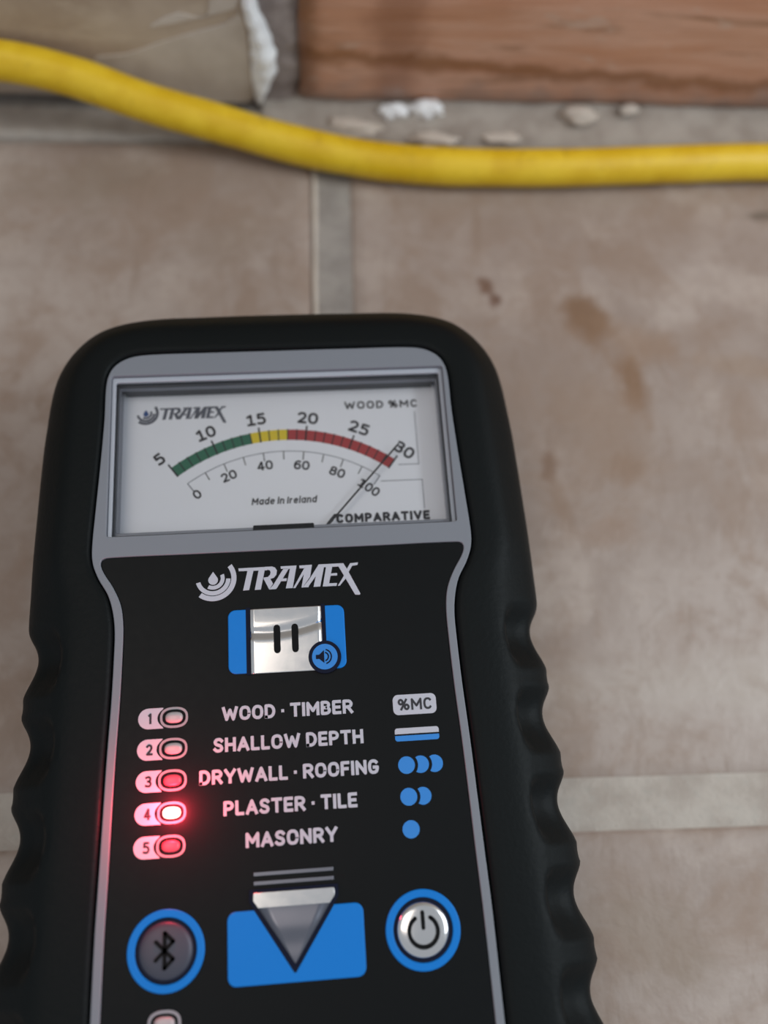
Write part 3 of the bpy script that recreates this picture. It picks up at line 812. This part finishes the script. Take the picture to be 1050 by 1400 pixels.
# hold key
hold = flat('hold_key', [rrect(-9.05, -4.75, 8.9, 5.1, 1.15)], PT + .28, .6, M['blue'], meter, .14)
tag(hold, 'blue key with a silver middle and two pause bars')
flat('key_groove', [rrect(-6.3, -5.0, -5.62, 5.35, .05)], PT + .31, .6, M['navy'], hold)
flat('key_groove', [rrect(5.3, -1.2, 5.95, 5.35, .05)], PT + .31, .6, M['navy'], hold)
def bowed(name, x0, x1, y0, y1, z, sag, m, parent, wave=0., nx=16, ny=90):
    bm = bmesh.new(); rows = []
    for j in range(ny + 1):
        v = j / ny; row = []
        for i in range(nx + 1):
            u = i / nx
            yc = .62 + .13 * (u - .25) ** 2 * 2
            zz = z + sag * (1 - (2 * v - 1) ** 2) - wave * math.exp(-((v - yc) / .075) ** 2)
            row.append(bm.verts.new(((x0 + (x1 - x0) * u) * S, (y0 + (y1 - y0) * v) * S, zz * S)))
        rows.append(row)
    for j in range(ny):
        for i in range(nx): bm.faces.new((rows[j][i], rows[j][i + 1], rows[j + 1][i + 1], rows[j + 1][i]))
    per = [rows[0][i] for i in range(nx)] + [rows[j][nx] for j in range(ny)] + [rows[ny][nx - i] for i in range(nx)] + [rows[ny - j][0] for j in range(ny)]
    low = [bm.verts.new((v.co.x, v.co.y, (z - .4) * S)) for v in per]
    for i in range(len(per)):
        k = (i + 1) % len(per); bm.faces.new((per[k], per[i], low[i], low[k]))
    return from_bm(name, bm, m, parent, True)
silverkey = bowed('chrome_plate', -5.6, 5.32, -4.9, 5.05, PT + .46, .10, M['chrome'], hold, .26)
for x in (-1.58, 1.18):
    flat('pause_bar', [bar(x, -1.5, x, 1.9, 1.02)], PT + .66, .4, M['navy'] if 0 else M['gap'], hold)
flat('sound_outline', [circle(5.6, -2.95, 2.5)], PT + .58, .55, M['navy'], hold)
snd = flat('sound_badge', [circle(5.6, -2.93, 1.95)], PT + .62, .3, M['bluemark'], hold)
flat('sound_symbol', [[(4.25, -2.6), (4.75, -2.6), (5.5, -1.95), (5.5, -3.9), (4.75, -3.25), (4.25, -3.25)]], PT + .66, .06, M['navy'], hold)
flat('sound_symbol', [arcband(5.5, -2.93, .55, .75, rad(-75), rad(75), 10)], PT + .66, .06, M['navy'], hold)
flat('sound_symbol', [arcband(5.5, -2.93, 1.0, 1.2, rad(-75), rad(75), 12)], PT + .66, .06, M['navy'], hold)

# mode rows: badge, indicator, wording, icon
LEDX = -17.15
rows_y = [-10.6, -15.08, -19.56, -24.04, -28.55]
def indicator(x, y, lensmat, label, sc=1.):
    r = flat('indicator_light', [stadium(x, y, 2.05 * sc, 1.52 * sc), stadium(x, y, 1.72 * sc, 1.18 * sc)], PT + .05, .1, M['ring'], meter)
    tag(r, label)
    flat('indicator_gap', [stadium(x, y, 1.73 * sc, 1.2 * sc)], PT + .015, .05, M['gap'], r)
    dome('lens', stadium(x, y, 1.3 * sc, .83 * sc), PT, .32, lensmat, r)
    return r
LBL = ['unlit indicator of mode 1', 'unlit indicator of mode 2', 'faintly red indicator of mode 3', 'glowing red indicator of mode 4', 'faintly red indicator of mode 5']
for i, y in enumerate(rows_y):
    x = LEDX - .12 * i / 1.6
    indicator(x, y, (M['lens'], M['lens'], M['lens_red'], M['lens_on'], M['lens_red'])[i], LBL[i])
    # badge: round at the left, hollowed on the right around the indicator
    left = circle(x - 3.75, y, 1.5, 14, None, PI / 2, 3 * PI / 2)
    hollow = circle(x + .55, y, 3.0, 10, 1.9, rad(180 + 52), rad(180 - 52))
    bdg = flat('number_badge', [left + [(x - 1.55, y - 1.5)] + hollow[1:-1] + [(x - 1.55, y + 1.5)]], PT + .04, .08, M['white'], meter)
    text('badge_number', str(i + 1), x - 3.45, y, 1.0 if i else .7, 1.6, PT + .06, M['ink'], bdg, .32)
indicator(-18.1, -50.9, M['lens'], 'unlit indicator below the round key, cut by the frame', 1.08)

TX = -.3
for s, y, w_ in (('WOOD · TIMBER', rows_y[0], 19.6), ('SHALLOW DEPTH', rows_y[1], 22.2), ('DRYWALL · ROOFING', rows_y[2], 26.3), ('PLASTER · TILE', rows_y[3], 19.4), ('MASONRY', rows_y[4], 13.2)):
    text('mode_lettering', s, TX, y + .05, w_, 2.1, PT + .04, M['white'], panel, .46, 0, .34)
mc = flat('unit_badge', [rrect(15.55, -12.3, 22.15, -9.3, .8)], PT + .04, .08, M['white'], panel)
text('unit_lettering', '%MC', 18.9, -10.78, 5.2, 1.75, PT + .07, M['ink'], panel, .32, 0, .34)
flat('surface_bar', [rrect(15.55, -15.1, 22.2, -14.25, .4, corners=(1, 1, 0, 0))], PT + .04, .08, M['white'], panel)
flat('surface_bar', [rrect(15.55, -16.15, 22.2, -15.35, .4, corners=(0, 0, 1, 1))], PT + .04, .08, M['bluemark'], panel)
def crescent(cx, cy, r=1.25, gap=1.72):
    # the dot to the left bites a round piece out
    d = 2.1; pts = []
    a = math.acos(max(-1, min(1, (d * d + r * r - gap * gap) / (2 * d * r))))
    pts = circle(cx, cy, r, 24, None, -(PI - a), PI - a)
    px, py = cx - d, cy
    b = math.asin(max(-1, min(1, r * sin(a) / gap)))
    pts += circle(px, py, gap, 10, None, b, -b)[1:-1]
    return pts
for row, cnt in ((2, 3), (3, 2), (4, 1)):
    y = rows_y[row] - .05
    for k in range(cnt):
        cx = 16.97 + 2.1 * k
        flat('depth_dot', [circle(cx, y, 1.25, 32) if k == 0 else crescent(cx, y)], PT + .04, .08, M['bluemark'], panel)

# down key with the arrow head
down = flat('range_key', [rrect(-9.6, -47.2, 9.4, -37.75, 1.2)], PT + .28, .6, M['blue'], meter, .14)
tag(down, 'blue key with a silver arrow head pointing down')
flat('arrow_outline', [[(-6.45, -35.1), (6.0, -35.1), (6.05, -36.6), (5.2, -38.0), (-.25, -46.0), (-.5, -46.0), (-5.7, -38.0), (-6.5, -36.6)]], PT + .30, .5, M['navy'], down)
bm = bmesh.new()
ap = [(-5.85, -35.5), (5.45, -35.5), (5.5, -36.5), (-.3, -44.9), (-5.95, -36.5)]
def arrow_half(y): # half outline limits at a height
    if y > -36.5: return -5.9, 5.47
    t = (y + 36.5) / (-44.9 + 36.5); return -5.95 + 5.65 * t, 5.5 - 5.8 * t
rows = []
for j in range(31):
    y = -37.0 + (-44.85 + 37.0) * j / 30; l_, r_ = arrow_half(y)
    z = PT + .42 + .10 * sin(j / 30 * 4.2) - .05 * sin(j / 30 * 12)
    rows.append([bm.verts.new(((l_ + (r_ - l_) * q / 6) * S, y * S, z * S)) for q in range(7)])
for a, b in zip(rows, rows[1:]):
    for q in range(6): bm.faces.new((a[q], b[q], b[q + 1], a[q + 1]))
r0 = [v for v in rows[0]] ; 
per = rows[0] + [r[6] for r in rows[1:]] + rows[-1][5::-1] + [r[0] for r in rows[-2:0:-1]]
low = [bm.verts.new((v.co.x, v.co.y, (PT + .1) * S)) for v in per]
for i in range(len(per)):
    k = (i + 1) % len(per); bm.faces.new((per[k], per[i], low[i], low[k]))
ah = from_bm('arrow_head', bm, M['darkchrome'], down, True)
flat('arrow_band', [[(-5.85, -35.5), (5.45, -35.5), (5.5, -36.5), (4.75, -37.5), (-5.25, -37.5), (-5.95, -36.5)]], PT + .58, .2, M['chrome'], down, .05)
for y in (-33.1, -34.3):
    flat('arrow_bar', [rrect(-5.85, y - .26, 5.45, y + .26, .08)], PT + .12, .3, M['darkchrome'], down, .04)

# round keys
def round_key(name, cx, cy, discmat, label):
    k = flat(name, [circle(cx, cy, 5.3, 72), circle(cx, cy, 4.2, 64)], PT + .22, .5, M['blue'], meter, .16)
    tag(k, label)
    flat('key_groove', [circle(cx, cy, 4.25, 64)], PT + .05, .2, M['navy'], k)
    dome('key_cap', circle(cx, cy, 3.72, 64), PT + .1, .55, discmat, k, 10)
    return k
pw = round_key('power_key', 17.65, -41.95, M['chrome'], 'round silver power key in a blue ring')
zt = PT + .78
px, py = 17.65, -42.1
flat('power_symbol', [arcband(px, py, 1.75, 2.3, rad(90 + 32), rad(90 + 328), 40)], zt, .4, M['gap'], pw)
for a in (90 + 32, 90 - 32):
    flat('power_symbol', [circle(px + 2.025 * cos(rad(a)), py + 2.025 * sin(rad(a)), .275, 12)], zt, .4, M['gap'], pw)
flat('power_symbol', [bar(px, py + 2.45, px, py + .45, .56)], zt, .4, M['gap'], pw)
bt = round_key('wireless_key', -17.98, -42.0, M['rubberkey'], 'round dim grey wireless key in a blue ring')
bx, by = -18.05, -41.9
for a in ((0, -2.2, 0, 2.2), (0, 2.2, 1.15, 1.1), (1.15, 1.1, -1.2, -1.15), (-1.2, 1.15, 1.15, -1.1), (1.15, -1.1, 0, -2.2)):
    flat('wireless_symbol', [bar(bx + a[0], by + a[1], bx + a[2], by + a[3], .5)], zt, .4, M['gap'], bt)

# red point lamp added above the lit indicator to spread its glow
ld = bpy.data.lights.new('indicator_glow', 'POINT'); ld.energy = .019; ld.color = (1, .03, .06); ld.shadow_soft_size = .0009
lo = bpy.data.objects.new('indicator_glow', ld); C.objects.link(lo); lo.parent = meter
lo.location = ((LEDX - .225) * S, rows_y[3] * S, (PT + 3.6) * S)
